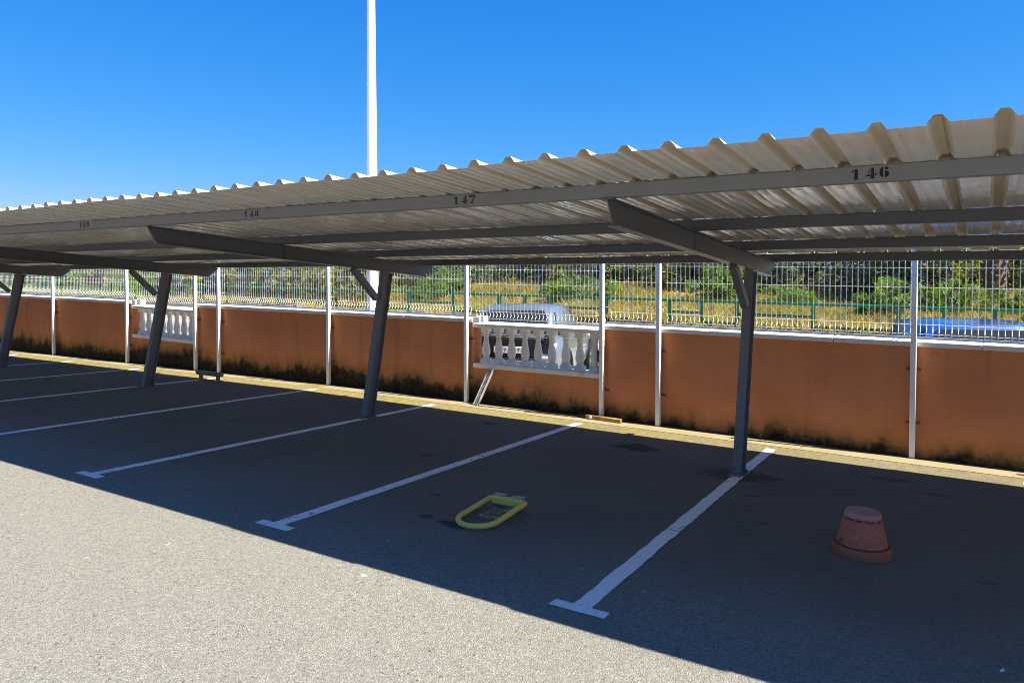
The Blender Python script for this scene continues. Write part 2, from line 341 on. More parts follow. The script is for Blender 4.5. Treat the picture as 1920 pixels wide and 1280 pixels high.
for x in np.arange(-60, 30, 2.0):
    kb.hexa([(x+.01, 19.55, rz(x)), (x+1.99, 19.55, rz(x+2)), (x+1.99, 19.75, rz(x+2)), (x+.01, 19.75, rz(x)), (x+.01, 19.55, rz(x)+.33), (x+1.99, 19.55, rz(x+2)+.33), (x+1.99, 19.75, rz(x+2)+.33), (x+.01, 19.75, rz(x)+.33)])
struct('verge_kerb', kb, M['kerb'])
def fz(x, y):
    t = max(0, min(1, (y-19.7)/13)); z = rz(x) + .28 + 1.2*t*t*(3-2*t)*.9 + .08*math.sin(x*.31+y*.2) + .06*math.sin(x*.83-y*.47)
    if x < -30: z += (-30-x)*.006*min(1, (y-19.7)/10)
    if y > 45: z += (y-45)*.012
    return z
struct('field', sheet(list(np.arange(-150, 40, 2.5)), [19.75, 20.5, 22, 24, 26, 28, 30, 32, 34, 36, 40, 45, 60, 100, 200], fz), M['field'])
# parking bay lines with their T ends
ls = -0.0349
for xi, k in ((2.43, 1), (-.09, 1), (-2.62, 1), (-5.085, 1), (-7.59, 1), (-10.15, 1), (-12.65, 1), (-15.15, 1), (-17.65, 1), (-20.15, 1), (-22.65, 1)):
    b = MB(); w = .055; ys = np.linspace(.045, 5.36+random.uniform(-.05, .05), 90); pts = []
    L = [(xi+ls*y-w+random.uniform(-.006, .006), y) for y in ys]; Rr = [(xi+ls*y+w+random.uniform(-.006, .006), y) for y in ys]
    e = .004
    b.add([(x, y, gz(x, y)+e) for x, y in L+Rr], [(i, 90+i, 91+i, i+1) for i in range(89)])
    T = [(xi-.175, -.045), (xi+.175, -.045), (xi+.172, .0449), (xi-.172, .0449)]
    b.add([(x, y, gz(x, y)+e) for x, y in T], [(0, 1, 2, 3)])
    b.build('bay_line', M['line'], park)

# ------------------------------------------------------------------ carport
SLP = -0.0757; RA = math.atan(SLP)
def roofz(y): return 2.497 + SLP*(y-.70)
carport = thing('carport', (-8, 3.87, gz(-8, 3.87)), 'long grey steel carport with white ribbed sheet roof sloping towards the orange wall', 'carport')
PX = [9.753-5*i for i in range(8)]
def ibeam(mb, a, b, w, h, up, cut=(0, 0), t=.009, tw=.007):
    """I section from a to b (centre line); up = direction of the depth; cut = how much longer the top is than the bottom at each end"""
    a, b = Vector(a), Vector(b); d = (b-a).normalized(); up = Vector(up); sd = d.cross(up).normalized(); up = sd.cross(d)
    def slab(u0, u1, ww):
        P = []
        for u in (u0, u1):
            fa = cut[0]*(u/h); fb = cut[1]*(u/h)
            pa = a + up*u - d*fa; pb = b + up*u + d*fb
            P.append((pa, pb))
        (la, lb), (ha, hb) = P; k = sd*(ww/2)
        mb.add([la-k, lb-k, lb+k, la+k, ha-k, hb-k, hb+k, ha+k], [(3, 2, 1, 0), (4, 5, 6, 7), (0, 1, 5, 4), (1, 2, 6, 5), (2, 3, 7, 6), (3, 0, 4, 7)])
    slab(-h/2, -h/2+t, w); slab(h/2-t, h/2, w); slab(-h/2+t, h/2-t, tw)
for px in PX:
    zb = gz(px, 3.87)
    # sloping roof beam
    bm_ = MB(); za = lambda y: roofz(y) - .092 - .088
    ibeam(bm_, (px, .745, za(.745)), (px, 5.205, za(5.205)), .09, .17, (0, 0, 1), (.125, .22))
    beam = bm_.build('roof_beam', M['beam'], carport)
    st = MB()
    for sx in (-1, 1): st.box((px+sx*.0044-(.004 if sx < 0 else 0), 2.44, za(2.44)-.075), (px+sx*.0044+(.004 if sx > 0 else 0), 2.45, za(2.44)+.075))
    st.build('web_weld', M['beam'], carport)
    # leaning column
    c0 = Vector((px, 3.865, zb+.012)); c1 = Vector((px, 4.262, za(4.262)-.084))
    cb = MB(); ibeam(cb, c0, c1, .09, .165, (0, 1, .2), (0, 0))
    # the foot is cut level with the ground
    ob = cb.build('column', M['post'], carport)
    bp = MB(); bp.box((px-.075, 3.765, zb-.01), (px+.075, 3.965, zb+.014)); bpo = bp.build('base_plate', M['post'], ob)
    for bx_, by_ in ((-.055, 3.785), (.055, 3.785), (-.055, 3.945), (.055, 3.945)):
        ab = MB(); ab.tube([(px+bx_, by_, zb+.0142), (px+bx_, by_, zb+.034)], .010, 6, smooth=False); ab.build('anchor_bolt', M['clip'], ob)
    for y_ in (.70, 2.375, 3.905, 5.185):
        cl = MB(); cl.box((px-.047, y_+.0505, roofz(y_)-.0915), (px+.047, y_+.055, roofz(y_)-.03)); cl.build('purlin_cleat', M['beam'], carport)
    br = MB(); br.bar((px, 3.60, za(3.60)-.093), (px, 4.045, 1.60), .07, .075, (0, 1, 1)); br.build('brace', M['post'], carport)
    # mortar patch in front of the foot
    mp = MB(); mp.box((px-.07, 3.70, zb-.01), (px+.06, 3.764, zb+.011)); mp.build('mortar_patch', M['gutter'], carport)

XL, XR = -26.3, 9.9
PUR = [.70, 2.375, 3.905, 5.185]
purl = []
for i, y in enumerate(PUR):
    b = MB(); zt = roofz(y)-.0015
    b.hexa([(XL, y, zt-.090), (XR, y, zt-.090), (XR, y+.05, zt-.0938), (XL, y+.05, zt-.0938), (XL, y, zt), (XR, y, zt), (XR, y+.05, zt-.0038), (XL, y+.05, zt-.0038)])
    purl.append(b.build('purlin', M['purlin'] if i == 0 else M['beam'], carport, .004, 1))
# stencilled bay numbers, flat print on the face of the front purlin
def ell(cx, cy, rx, ry, a0, a1, n=12): return [(cx+rx*math.cos(R(a0+(a1-a0)*t/n)), cy+ry*math.sin(R(a0+(a1-a0)*t/n))) for t in range(n+1)]
SIX = [ell(.40, .5, .36, .5, 95, 265), [(.50, .02)] + ell(.50, .32, .36, .31, -80, 80) + [(.50, .60)], [(.50, .78)]+ell(.58, .84, .22, .15, -60, 100)]
GL = {'1': [[(.28, .06), (.58, .06), (.58, 1), (.30, 1)], [(.17, 0), (.68, 0), (.68, .06), (.17, .06)], [(.02, .68), (.10, .66), (.26, .80), (.28, .96), (.12, .84)]],
      '4': [[(.50, .08), (.78, .08), (.78, 1), (.56, 1)], [(.40, 0), (.88, 0), (.88, .08), (.40, .08)], [(.22, .50), (.30, .46), (.52, .80), (.52, .97)], [(.0, .20), (.48, .22), (.48, .40), (.12, .34)], [(.82, .22), (.97, .30), (.97, .55), (.82, .44)]],
      '6': SIX, '9': [[(1-x, 1-y) for x, y in p] for p in SIX],
      '7': [[(.04, .72), (.95, .80), (1.0, 1), (.04, 1)], [(.32, .08), (.52, .08), (.95, .79), (.74, .76)], [(.18, 0), (.70, 0), (.70, .08), (.18, .08)]],
      '8': [ell(.44, .75, .32, .25, 92, 268), ell(.56, .75, .32, .25, -88, 88), ell(.44, .26, .40, .27, 92, 268), ell(.56, .26, .40, .27, -88, 88)]}
for txt, cx in (('146', 1.31), ('147', -1.385), ('148', -3.70), ('149', -6.38), ('150', -9.0)):
    b = MB(); y = .70-.0006; z0 = roofz(.70)-.076; h = .058; w = .058; pitch = .069
    if txt == '150': continue
    for j, ch in enumerate(txt):
        b = MB()
        for poly in GL[ch]:
            P = [(cx-.096+j*pitch+p[0]*w, y, z0+p[1]*h+.002*j) for p in poly]; b.add(P, [tuple(range(len(P)))])
        b.build('number_digit', M['ink'], purl[0])
# ribbed roof sheets, 1.225 m wide, each lapping its neighbour
PIT = .245
def rib_profile():
    pr = [(-.045, 0)]
    for i in range(5):
        c = i*PIT
        pr += [(c-.0445, .0002), (c-.0165, .0355), (c+.0165, .0355), (c+.0445, .0002)]
        for g in (.085, .160): pr += [(c+g-.005, 0), (c+g, .0018), (c+g+.005, 0)]
    c = 5*PIT; pr += [(c-.0445, .0002), (c-.0165, .0355), (c+.0120, .0355)]
    return pr
def sheet_mesh(y0, y1):
    pr = rib_profile(); n = len(pr); ys = [y0, 1.5, 3.0, 4.2, y1]; t = .0018; b = MB()
    top = [(x, y, z+t) for y in ys for x, z in pr]; bot = [(x, y, z) for y in ys for x, z in pr]; m = len(top)
    fs = []
    for i in range(len(ys)-1):
        for j in range(n-1):
            a = i*n+j; fs += [(a, a+1, a+n+1, a+n), (m+a, m+a+n, m+a+n+1, m+a+1)]
    for j in range(n-1): fs += [(j, m+j, m+j+1, j+1), ((len(ys)-1)*n+j, (len(ys)-1)*n+j+1, m+(len(ys)-1)*n+j+1, m+(len(ys)-1)*n+j)]
    for i in range(len(ys)-1): fs += [(i*n, (i+1)*n, m+(i+1)*n, m+i*n), (i*n+n-1, m+i*n+n-1, m+(i+1)*n+n-1, (i+1)*n+n-1)]
    b.add(top+bot, fs); return b
smeshes = [sheet_mesh(-.035-.7, 5.285-.7).mesh('roof_sheet', M['sheet']), sheet_mesh(-.045-.7, 5.275-.7).mesh('roof_sheet', M['sheet'])]
cw = wloc(carport)
i = -22
while .44+1.225*i < XR-1.1:
    o = inst('roof_sheet', smeshes[i % 2], carport, Vector((.44+1.225*i, .70+random.uniform(-.006, .006), 2.497+.005*(i % 2)+.0004)) - cw, (RA, 0, 0)); i += 1
sc = MB()
for y in PUR:
    for x in np.arange(-10, 4, .98): sc.tube([(x+.13, y+.02, roofz(y)+.002), (x+.13, y+.02, roofz(y)+.012)], .007, 6)
sc.build('roof_screws', M['zinc'], carport)['kind'] = 'stuff'

# ------------------------------------------------------------------ boundary wall with two balustrades
OP = [(-4.955, -2.745), (-14.03, -11.80)]
wall = thing('boundary_wall', (-8, WY+.11, gz(-8, WY)), 'orange rendered wall with white coping and dark algae stains along its foot', 'wall')
TH = .22
def wallseg(x0, x1, zt0, zt1, name='wall_panel'):
    b = MB()
    b.hexa([(x0, WY, gz(x0, WY)-.4), (x1, WY, gz(x1, WY)-.4), (x1, WY+TH, gz(x1, WY)-.4), (x0, WY+TH, gz(x0, WY)-.4), (x0, WY, zt0), (x1, WY, zt1), (x1, WY+TH, zt1), (x0, WY+TH, zt0)])
    return b.build(name, M['wall'], wall)
CH = .100
def cz(x): return ctop(x) - CH - .001
edges = [14.0, 9.0, 4.0, 1.16, -1.87, -2.745]; 
def run(a, b_, step=3.1):          # a<b_
    n = max(1, round((b_-a)/step)); q = np.linspace(a, b_, n+1)
    for u, v in zip(q[:-1], q[1:]): wallseg(u+.0002, v-.0002, cz(u), cz(v))
    n = max(1, round((b_-a)/1.52)); q = np.linspace(a, b_, n+1)
    for u, v in zip(q[:-1], q[1:]):
        c = MB(); j = random.uniform(-.003, .003); u2 = u+.003; v2 = v-.003
        c.prism([(WY-.05, 0), (WY+TH+.035, 0), (WY+TH+.035, .058), (WY+TH/2+.03, CH), (WY+TH/2-.03, CH), (WY-.05, .056)], lambda y, z: (u2, y+j, ctop(u2)-CH+z+j*.6), lambda y, z: (v2, y+j, ctop(v2)-CH+z+j*.6))
        c.build('coping_slab', M['coping'], wall, .006, 2)
run(-2.745, 14.0); run(-11.80, -4.955); run(-31.0, -14.03)
def baluster_mesh():
    H = .56; b = MB()
    prof = [(.050, .075), (.058, .085), (.050, .10), (.046, .108), (.058, .135), (.066, .17), (.066, .20), (.060, .25), (.046, .32), (.038, .38), (.0355, .415), (.047, .425), (.049, .437), (.040, .445), (.040, .462), (.058, .475), (.060, .485)]
    b.lathe(prof, 20)
    b.box((-.068, -.068, 0), (.068, .068, .062)); b.box((-.060, -.060, .062), (.060, .060, .076))
    b.box((-.060, -.060, .486), (.060, .060, .562)); return b.mesh('baluster', M['cream'])
BAL = baluster_mesh()
def balustrade(x0, x1, xs, label, j):
    zc = lambda x: .472+.0125*(-3.8-x)*.8 if j == 0 else .555+.0125*(-12.9-x)*2.0
    t = thing('balustrade', ((x0+x1)/2, WY+.11, zc((x0+x1)/2)), label, 'balustrade', 'white balustrades in the orange wall')
    n = 2
    for q in range(n):
        u = x0+(x1-x0)*q/n+.002; v = x0+(x1-x0)*(q+1)/n-.002; wallseg(u, v, zc(u)-.001, zc(v)-.001)
        s = MB(); s.prism([(WY-.03, 0), (WY+TH+.03, 0), (WY+TH+.03, .07), (WY-.03, .066)], lambda y, z: (u, y, zc(u)+z), lambda y, z: (v, y, zc(v)+z)); s.build('sill', M['cream'], t, .006, 2)
    rl = MB(); zr = lambda x: zc(x)+.068+.562
    rl.prism([(WY-.045, .012), (WY-.03, 0), (WY+TH+.03, 0), (WY+TH+.045, .012), (WY+TH+.045, .058), (WY+TH, .082), (WY, .082), (WY-.045, .058)], lambda y, z: (x0+.001, y, zr(x0)+z), lambda y, z: (x1-.001, y, zr(x1)+z))
    rl.build('handrail', M['cream'], t, .006, 2)
    w0 = wloc(t)
    for x in xs: inst('baluster', BAL, t, Vector((x, WY+.11, zc(x)+.067)) - w0)
    # corner block carrying the end of the rail
    blk = MB(); blk.box((x0+.001, WY-.02, zr(x0)+.0825), (x0+.11, WY+TH+.02, ctop(x0)-.01)); blk.build('rail_block', M['cream'], t, .005, 1)
    return t
balustrade(*OP[0], [-4.800, -4.565, -4.33, -4.09, -3.86, -3.625, -3.39, -3.16, -2.915], 'white balustrade of nine turned balusters above a leaning metal channel', 0)
balustrade(*OP[1], [-13.86, -13.62, -13.375, -13.13, -12.885, -12.64, -12.395, -12.15, -11.915], 'white balustrade half hidden by a leaning carport column, further along the wall', 1)

# ------------------------------------------------------------------ welded mesh fence on the wall
fence = thing('mesh_fence', (-8, WY-.07, gz(-8, WY)), 'white welded wire fence on square posts standing along the orange wall', 'fence')
FX = [7.2, 4.17, 1.155, -1.885, -2.72, -5.04, -8.02, -11.02, -11.75, -14.12, -17.15, -20.2, -23.2, -26.2]
FY = WY-.09; FT = 2.36
for x in FX:
    b = MB(); z0 = gz(x, FY)-.02; b.box((x-.03, FY-.03, z0), (x+.03, FY+.03, FT-.012*x)); po = b.build('fence_post', M['white'], fence, .005, 1)
    for zc_ in (.38, 1.0):
        if abs(x+2.72) < .1 and zc_ > .9: continue
        z = gz(x, FY)+zc_+random.uniform(-.02, .02); c = MB()
        c.prism([(x-.075, WY-.006), (x-.030, WY-.006), (x-.030, FY+.0305), (x+.030, FY+.0305), (x+.030, WY-.006), (x+.075, WY-.006), (x+.075, WY+.002), (x-.075, WY+.002)], lambda u, v: (u, v, z), lambda u, v: (u, v, z+.03))
        c.build('wall_clip', M['clip'], po)
    cp = MB(); cp.box((x-.033, FY-.033, FT-.012*x+.0005), (x+.033, FY+.033, FT-.012*x+.012)); cp.build('post_cap', M['white'], po)
def wire(b, pts, r=.0045):
    b.tube(pts, r, 6, cap=False)
for a, c in zip(FX[1:], FX[:-1]):
    b = MB(); n = max(2, int(round((c-a-.06)/.0625))); low = any(abs(o[0]-a) < .2 for o in OP)
    zb = lambda x: (ctop(x)+.012) - (.0 if not low else .070)
    y0 = FY+.005 if True else 0
    sy = WY+.10
    for q in range(n):
        x = a+.05+(c-a-.1)*q/(n-1); z = zb(x); tp = FT-.03-.012*x
        wire(b, [(x, sy, z), (x, sy, z+.03), (x, sy+.04, z+.08), (x, sy, z+.13), (x, sy, tp-.20), (x, sy+.045, tp-.15), (x, sy, tp-.10), (x, sy, tp)])
    zz = [(0, .02), (0, .13)]
    for dy, dz in zz + [(0, .555), (0, .78)]:
        wire(b, [(a+.03, sy+dy+.006, zb(a)+dz), (c-.03, sy+dy+.006, zb(c)+dz)], .0032)
    tpa, tpc = FT-.012*a, FT-.012*c
    for dy, dz in ((0, -.23), (.045, -.18), (0, -.13), (0, -.05)): wire(b, [(a+.03, sy+dy+.006, tpa+dz), (c-.03, sy+dy+.006, tpc+dz)], .0032)
    b.build('mesh_panel', M['wire'], fence)['kind'] = 'stuff'
    for x in (a+.03, c-.03):
        for z in (zb(x)+.2, zb(x)+.7):
            arm = MB(); arm.box((x-.003, FY+.0305, z), (x+.003, sy+.008, z+.006)); arm.build('fixing_arm', M['zinc'], fence)

# ------------------------------------------------------------------ lamp post
lx, ly = -8.40, 7.45; lz = rz(lx)
lamp = thing('lamp_post', (lx, ly, lz), 'tall white tapering lamp post rising behind the carport roof', 'lamp post')
b = MB(); b.tube([(lx, ly, lz), (lx, ly, lz+4), (lx, ly, lz+8), (lx, ly, lz+12)], [.125, .100, .073, .045], 24); b.build('shaft', M['lamp'], lamp)
b = MB(); b.lathe([(.19, 0), (.19, .02), (.13, .03), (.127, .30), (.124, .31)], 20, (lx, ly, lz)); b.build('foot_collar', M['lamp'], lamp)
b = MB(); b.tube([(lx, ly, lz+11.95), (lx-.0, ly+.5, lz+12.3), (lx, ly+1.2, lz+12.4)], .03, 10); b.build('arm', M['lamp'], lamp)
b = MB(); b.prism([(-.12, 0), (.12, 0), (.15, .06), (.08, .14), (-.08, .14), (-.15, .06)], lambda x, z: (lx+x, ly+1.1, lz+12.33+z), lambda x, z: (lx+x*.7, ly+1.75, lz+12.35+z*.8)); b.build('lamp_head', M['zinc'], lamp, .01)

# ------------------------------------------------------------------ things on the ground
# upturned flower pot
fx, fy = 1.125, 2.03; fzz = gz(fx, fy)
pot = thing('flower_pot', (fx, fy, fzz), 'upturned terracotta flower pot standing on the dark asphalt', 'flower pot')
pot.rotation_euler = (R(1.2), R(1.0), R(20))
b = MB(); K = .98
b.lathe([(.166*K, .0), (.196*K, .0), (.198*K, .004), (.195*K, .066), (.190*K, .074), (.1745*K, .0742), (.1725*K, .076), (.121*K, .292), (.118*K, .300), (.111*K, .3025), (.106*K, .300), (.103*K, .2965), (.018, .2950), (.016, .285), (.016, .265)], 48, (fx, fy, fzz))
po = b.build('pot_body', M['pot'], pot)
b = MB(); b.lathe([(.0165, .274), (.0005, .274)], 16, (fx, fy, fzz)); b.build('drain_hole', M['hole'], pot)
# folding parking lock
hx, hy = -1.45, 1.395; hz = gz(hx, hy)
lock = thing('parking_lock', (hx, hy, hz), 'yellow hoop parking lock folded flat on the asphalt beside an oil stain', 'parking lock')
r = .0215; hw = .168; pts = [(hx-hw, hy, hz+.075), (hx-hw+.01, hy-.42, hz+.045)]
for t in range(1, 12):
    a = math.pi + math.pi*t/12; pts.append((hx+.01+(hw)*math.cos(a), hy-.42+(.165)*math.sin(a), hz+.045-.012*math.sin(math.pi*t/12)))
pts += [(hx+hw+.01, hy-.42, hz+.045), (hx+hw, hy, hz+.075)]
b = MB(); b.tube(pts, r, 14); b.build('hoop', M['yellow'], lock)
b = MB(); b.bar((hx-hw+.02, hy-.004, hz+.073), (hx+hw-.02, hy-.004, hz+.073), .045, .062); b.build('hinge_bar', M['yellow'], lock, .006)
for s in (-.085, .085):
    b = MB(); b.box((hx+s-.05, hy-.010, hz+.106), (hx+s+.05, hy+.045, hz+.114)); b.box((hx+s-.05, hy+.0455, hz+.01), (hx+s+.05, hy+.052, hz+.114)); b.build('hinge_bracket', M['plate_paint'], lock, .003, 1)
b = MB(); b.box((hx-.115, hy-.29, hz+.002), (hx+.115, hy+.06, hz+.011)); b.build('base_plate', M['plate'], lock, .003, 1)
b = MB(); b.box((hx-.05, hy-.21, hz+.0112), (hx+.05, hy-.12, hz+.028)); b.build('lock_box', M['mossmetal'], lock, .006)
for sx, sy in ((-.09, -.26), (.09, -.26), (-.09, -.06), (.09, -.06)):
    b = MB(); b.tube([(hx+sx, hy+sy, hz+.0112), (hx+sx, hy+sy, hz+.019)], .011, 6, smooth=False); b.build('bolt', M['zinc'], lock)
# low barrier at the far left bay
qx, qy = -10.10, 4.98; qz = gz(qx, qy)
bar = thing('wheel_stop', (qx, qy, qz), 'low dark green wheel stop bar on two short legs, far bay', 'wheel stop')
b = MB(); b.tube([(qx-.37, qy+.02, qz+.13), (qx+.37, qy-.02, qz+.13)], .042, 12); b.build('stop_bar', M['mossmetal'], bar)
for s in (-.24, .24):
    b = MB(); b.bar((qx+s, qy, qz), (qx+s, qy, qz+.10), .05, .06, (0, 1, 0)); b.build('leg', M['mossmetal'], bar)
    b = MB(); b.box((qx+s-.06, qy-.07, qz), (qx+s+.06, qy+.07, qz+.012)); b.build('foot_plate', M['mossmetal'], bar)
# metal channel leaning on the wall
ch = thing('metal_channel', (-4.70, 5.68, gz(-4.7, 5.68)), 'weathered white perforated metal channel leaning against the wall under the balustrade', 'metal channel')
A = Vector((-4.725, 5.70, gz(-4.7, 5.7)+.004)); B = Vector((-4.575, 5.915, .485)); dv = (B-A).normalized(); sd = Vector((.93, -.30, .0)); sd = (sd-dv*sd.dot(dv)).normalized(); nn = sd.cross(dv); 
if nn.y > 0: nn = -nn
def chp(u, v, w): return A + dv*u + sd*v + nn*w
Ln = (B-A).length; b = MB()
def slabc(u0, u1, v0, v1, w0, w1): b.hexa([chp(u0, v0, w0), chp(u1, v0, w0), chp(u1, v1, w0), chp(u0, v1, w0), chp(u0, v0, w1), chp(u1, v0, w1), chp(u1, v1, w1), chp(u0, v1, w1)])
slabc(0, Ln, -.048, -.014, 0, .003); slabc(0, Ln, .014, .048, 0, .003)
u = 0
while u < Ln-.05:
    slabc(u, u+.045, -.0139, .0139, .0002, .0028); u += .15
slabc(0, Ln, -.052, -.0481, -.002, .034); slabc(0, Ln, .0481, .052, -.002, .034)
b.build('channel_body', M['zinc'], ch)
# timber stake at the wall foot
sx0 = Vector((-2.90, 5.77, gz(-2.9, 5.77)+.035)); sx1 = Vector((-2.36, 5.745, gz(-2.36, 5.74)+.03))
stk = thing('timber_stake', (sx0+sx1)/2, 'short yellow timber stake lying at the wall foot by the fence post', 'stake')
b = MB(); b.bar(sx0, sx1, .06, .055); b.build('stake_body', M['wood'], stk, .006)
b = MB(); b.tube([sx0+Vector((.08, -.034, .0)), sx0+Vector((.08, -.052, .0))], .024, 12); b.build('white_cap', M['clear'], stk)
b = MB(); b.bar(sx0+Vector((-.13, .02, -.006)), sx0+Vector((-.003, .0, -.002)), .045, .04); b.build('charred_end', M['black'], stk, .006)
# dark lock case hanging on the post beside the balustrade
bx = MB(); bx.box((-2.80, WY-.075, .70), (-2.753, WY-.012, .865)); bo = bx.build('lock_case', M['black'], None, .006); tag(bo, 'small black case hung on the fence post at the right end of the balustrade', 'case')
for lx_, ly_, a, lab in ((.02, -1.02, .6, 'small curled brown leaf fallen on the sunlit asphalt, foreground centre'), (-2.37, -.16, 2.1, 'small dry leaf fallen at the shadow edge near a bay line end'), (1.95, .55, 1.2, 'pale scrap of litter on the dark asphalt below the flower pot')):
    b = MB(); z = gz(lx_, ly_)+.004; P = []
    for t_ in np.linspace(-1, 1, 7):
        for q_ in (-1, 0, 1): P.append((lx_+(.022*t_)*math.cos(a)-(.010*q_*(1-t_*t_)+.0005*q_)*math.sin(a), ly_+(.022*t_)*math.sin(a)+(.010*q_*(1-t_*t_)+.0005*q_)*math.cos(a), z+.006*abs(q_)+.004*t_*t_))
    b.add(P, [(3*i+j, 3*i+j+1, 3*i+j+4, 3*i+j+3) for i in range(6) for j in range(2)]); o = b.build('fallen_leaf', M['wood'] if a != 1.2 else M['clear']); tag(o, lab, 'leaf', 'litter on the asphalt')
# ------------------------------------------------------------------ street railing
rail = thing('street_railing', (-7, 20, rz(-7)+.3), 'green tubular railing with alternating mid and low rails across the street', 'railing')
RX = [3.12, 2.02, .86, -.26, -2.51, -4.75, -5.85, -6.95, -9.19, -11.4, -12.44, -13.55, -15.65, -17.85, -18.95, -20.05, -22.25, -24.4, -25.5, -26.6, -28.8, -31, -32.1, -33.2, -35.4, -37.6, -38.7, -39.8, -42, -44.2, -45.3, -46.4, -48.6, -50.8]
rt = lambda x: rz(x)+1.175
for x in RX:
    b = MB(); b.box((x-.05, 19.95, fz(x, 20)-.15), (x+.05, 20.05, rt(x)-.02)); b.build('railing_post', M['rail'], rail)
b = MB(); b.tube([(3.4, 20, rt(3.4)), (-51, 20, rt(-51))], .046, 8); b.build('top_rail', M['rail'], rail)
for i, (c, a) in enumerate(zip(RX[:-1], RX[1:])):
    w = c-a; mid = (i % 2 == 0)
    z = .38 if not mid else .74
    b = MB(); b.bar((a+.036, 20, rz(a)+(.50 if not mid else .80)), (c-.036, 20, rz(c)+(.50 if not mid else .80)), .05, .075); b.build('lower_rail', M['rail'], rail)

# ------------------------------------------------------------------ cars (tail towards the wall, length along +Y)
def car(name, loc, mat, label, hgt, wid, cabin, plate_marks, red, yaw=0.0):
    X, Y, Z = loc; t = thing(name, loc, label, 'car')
    P = lambda x, y, z: (X+x, Y+y, Z+z)
    hw = wid/2; belt = hgt*.62
    # lower body: stations along the length with rounded plan and section
    ST = [(0.00, .80, .42, .66), (.06, .93, .30, .80), (.20, .985, .24, belt), (.8, 1.0, .22, belt+.01), (2.3, 1.0, .20, belt), (2.75, .985, .21, belt-.04), (3.35, .95, .24, belt-.17), (3.62, .88, .30, belt-.27), (3.70, .74, .40, .56)]
    b = MB(); rings = []
    for y, wf, zb, zt in ST:
        w = hw*wf; rings.append([P(-w*.86, y, zb), P(-w*.98, y, zb+.10), P(-w, y, zb+(zt-zb)*.45), P(-w*.985, y, zt-.10), P(-w*.92, y, zt-.02), P(-w*.5, y, zt+.012), P(0, y, zt+.02), P(w*.5, y, zt+.012), P(w*.92, y, zt-.02), P(w*.985, y, zt-.10), P(w, y, zb+(zt-zb)*.45), P(w*.98, y, zb+.10), P(w*.86, y, zb)])
    n = 13; vs = [p for r_ in rings for p in r_]; fs = []
    for i in range(len(ST)-1):
        for j in range(n): fs.append((i*n+j, i*n+(j+1) % n, (i+1)*n+(j+1) % n, (i+1)*n+j))
    fs += [tuple(range(n)), tuple(range((len(ST)-1)*n, len(ST)*n))]
    b.add(vs, fs, True); b.build('body', mat, t)
    # cabin shell
    CS = cabin; rings = []; b = MB()
    for y, wb, wt_, zt in CS:
        zb = belt-.06; wb *= hw; wt_ *= hw; m = .5
        rings.append([P(-wb, y, zb), P(-(wb*.45+wt_*.55), y, zb+(zt-zb)*.55), P(-wt_, y, zt-.055), P(-wt_*.90, y, zt-.012), P(-wt_*.5, y, zt+.010), P(0, y, zt+.016), P(wt_*.5, y, zt+.010), P(wt_*.90, y, zt-.012), P(wt_, y, zt-.055), P(wb*.45+wt_*.55, y, zb+(zt-zb)*.55), P(wb, y, zb)])
    n = 11; vs = [p for r_ in rings for p in r_]; fs = []
    for i in range(len(CS)-1):
        for j in range(n-1): fs.append((i*n+j, i*n+j+1, (i+1)*n+j+1, (i+1)*n+j))
    fs += [tuple(range(n)), tuple(range((len(CS)-1)*n, len(CS)*n))]
    b.add(vs, fs, True); b.build('cabin', mat, t)
    # glazing, a few millimetres proud of the shell
    y0, y1 = CS[0], CS[2]
    def pane(nm, pts, th):
        d = Vector(th); b = MB(); q = [Vector(p)+d for p in pts]; k = [Vector(p)-d*3 for p in pts]; m = len(q)
        b.add(q+k, [tuple(range(m)), tuple(range(m, 2*m))[::-1]]+[(i, (i+1) % m, m+(i+1) % m, m+i) for i in range(m)]); return b.build(nm, M['glass'], t)
    a0, a2 = CS[0], CS[1]
    # rear screen
    e = .86; zb = belt+.04
    f = lambda s: (a0[0]+(a2[0]-a0[0])*s, (a0[1]*(1-.55*s*.0)))
    def rp(x, s):   # point on the rear slope at height fraction s
        z0, z1 = a0[3], a2[3]; return P(x, a0[0]+(a2[0]-a0[0])*s, z0+(z1-z0)*s+.012)
    wtop = a2[2]*hw*.80; wbot = a0[2]*hw*.86
    pane('rear_window', [rp(-wbot, .12), rp(wbot, .12), rp((wbot+wtop)/2+.02, .6), rp(wtop, .86), rp(-wtop, .86), rp(-(wbot+wtop)/2-.02, .6)], (0, -.006, .008))
    c0, c1 = CS[-1], CS[-2]
    def wp(x, s): return P(x, c0[0]+(c1[0]-c0[0])*s, c0[3]+(c1[3]-c0[3])*s+.012)
    pane('windscreen', [wp(c0[2]*hw*.86, .1), wp(-c0[2]*hw*.86, .1), wp(-c1[2]*hw*.84, .88), wp(c1[2]*hw*.84, .88)], (0, .006, .008))
    for s in (-1, 1):
        ya, yb = CS[1][0], CS[-2][0]; zt = CS[1][3]-.085
        for u0, u1 in ((ya-.02, (ya+yb)/2-.04), ((ya+yb)/2+.04, yb+.12)):
            zb_ = belt+.03
            def sp(u, z):
                fr = (z-(belt-.06))/(CS[1][3]-.055-(belt-.06)); return P(s*hw*(CS[1][1]*(1-fr)+CS[1][2]*fr)+s*.004, u, z)
            pane('side_window', [sp(u0-.06, zb_), sp(u1, zb_), sp(u1, zt), sp(u0+.05, zt)][::s], (s*.005, 0, .002))
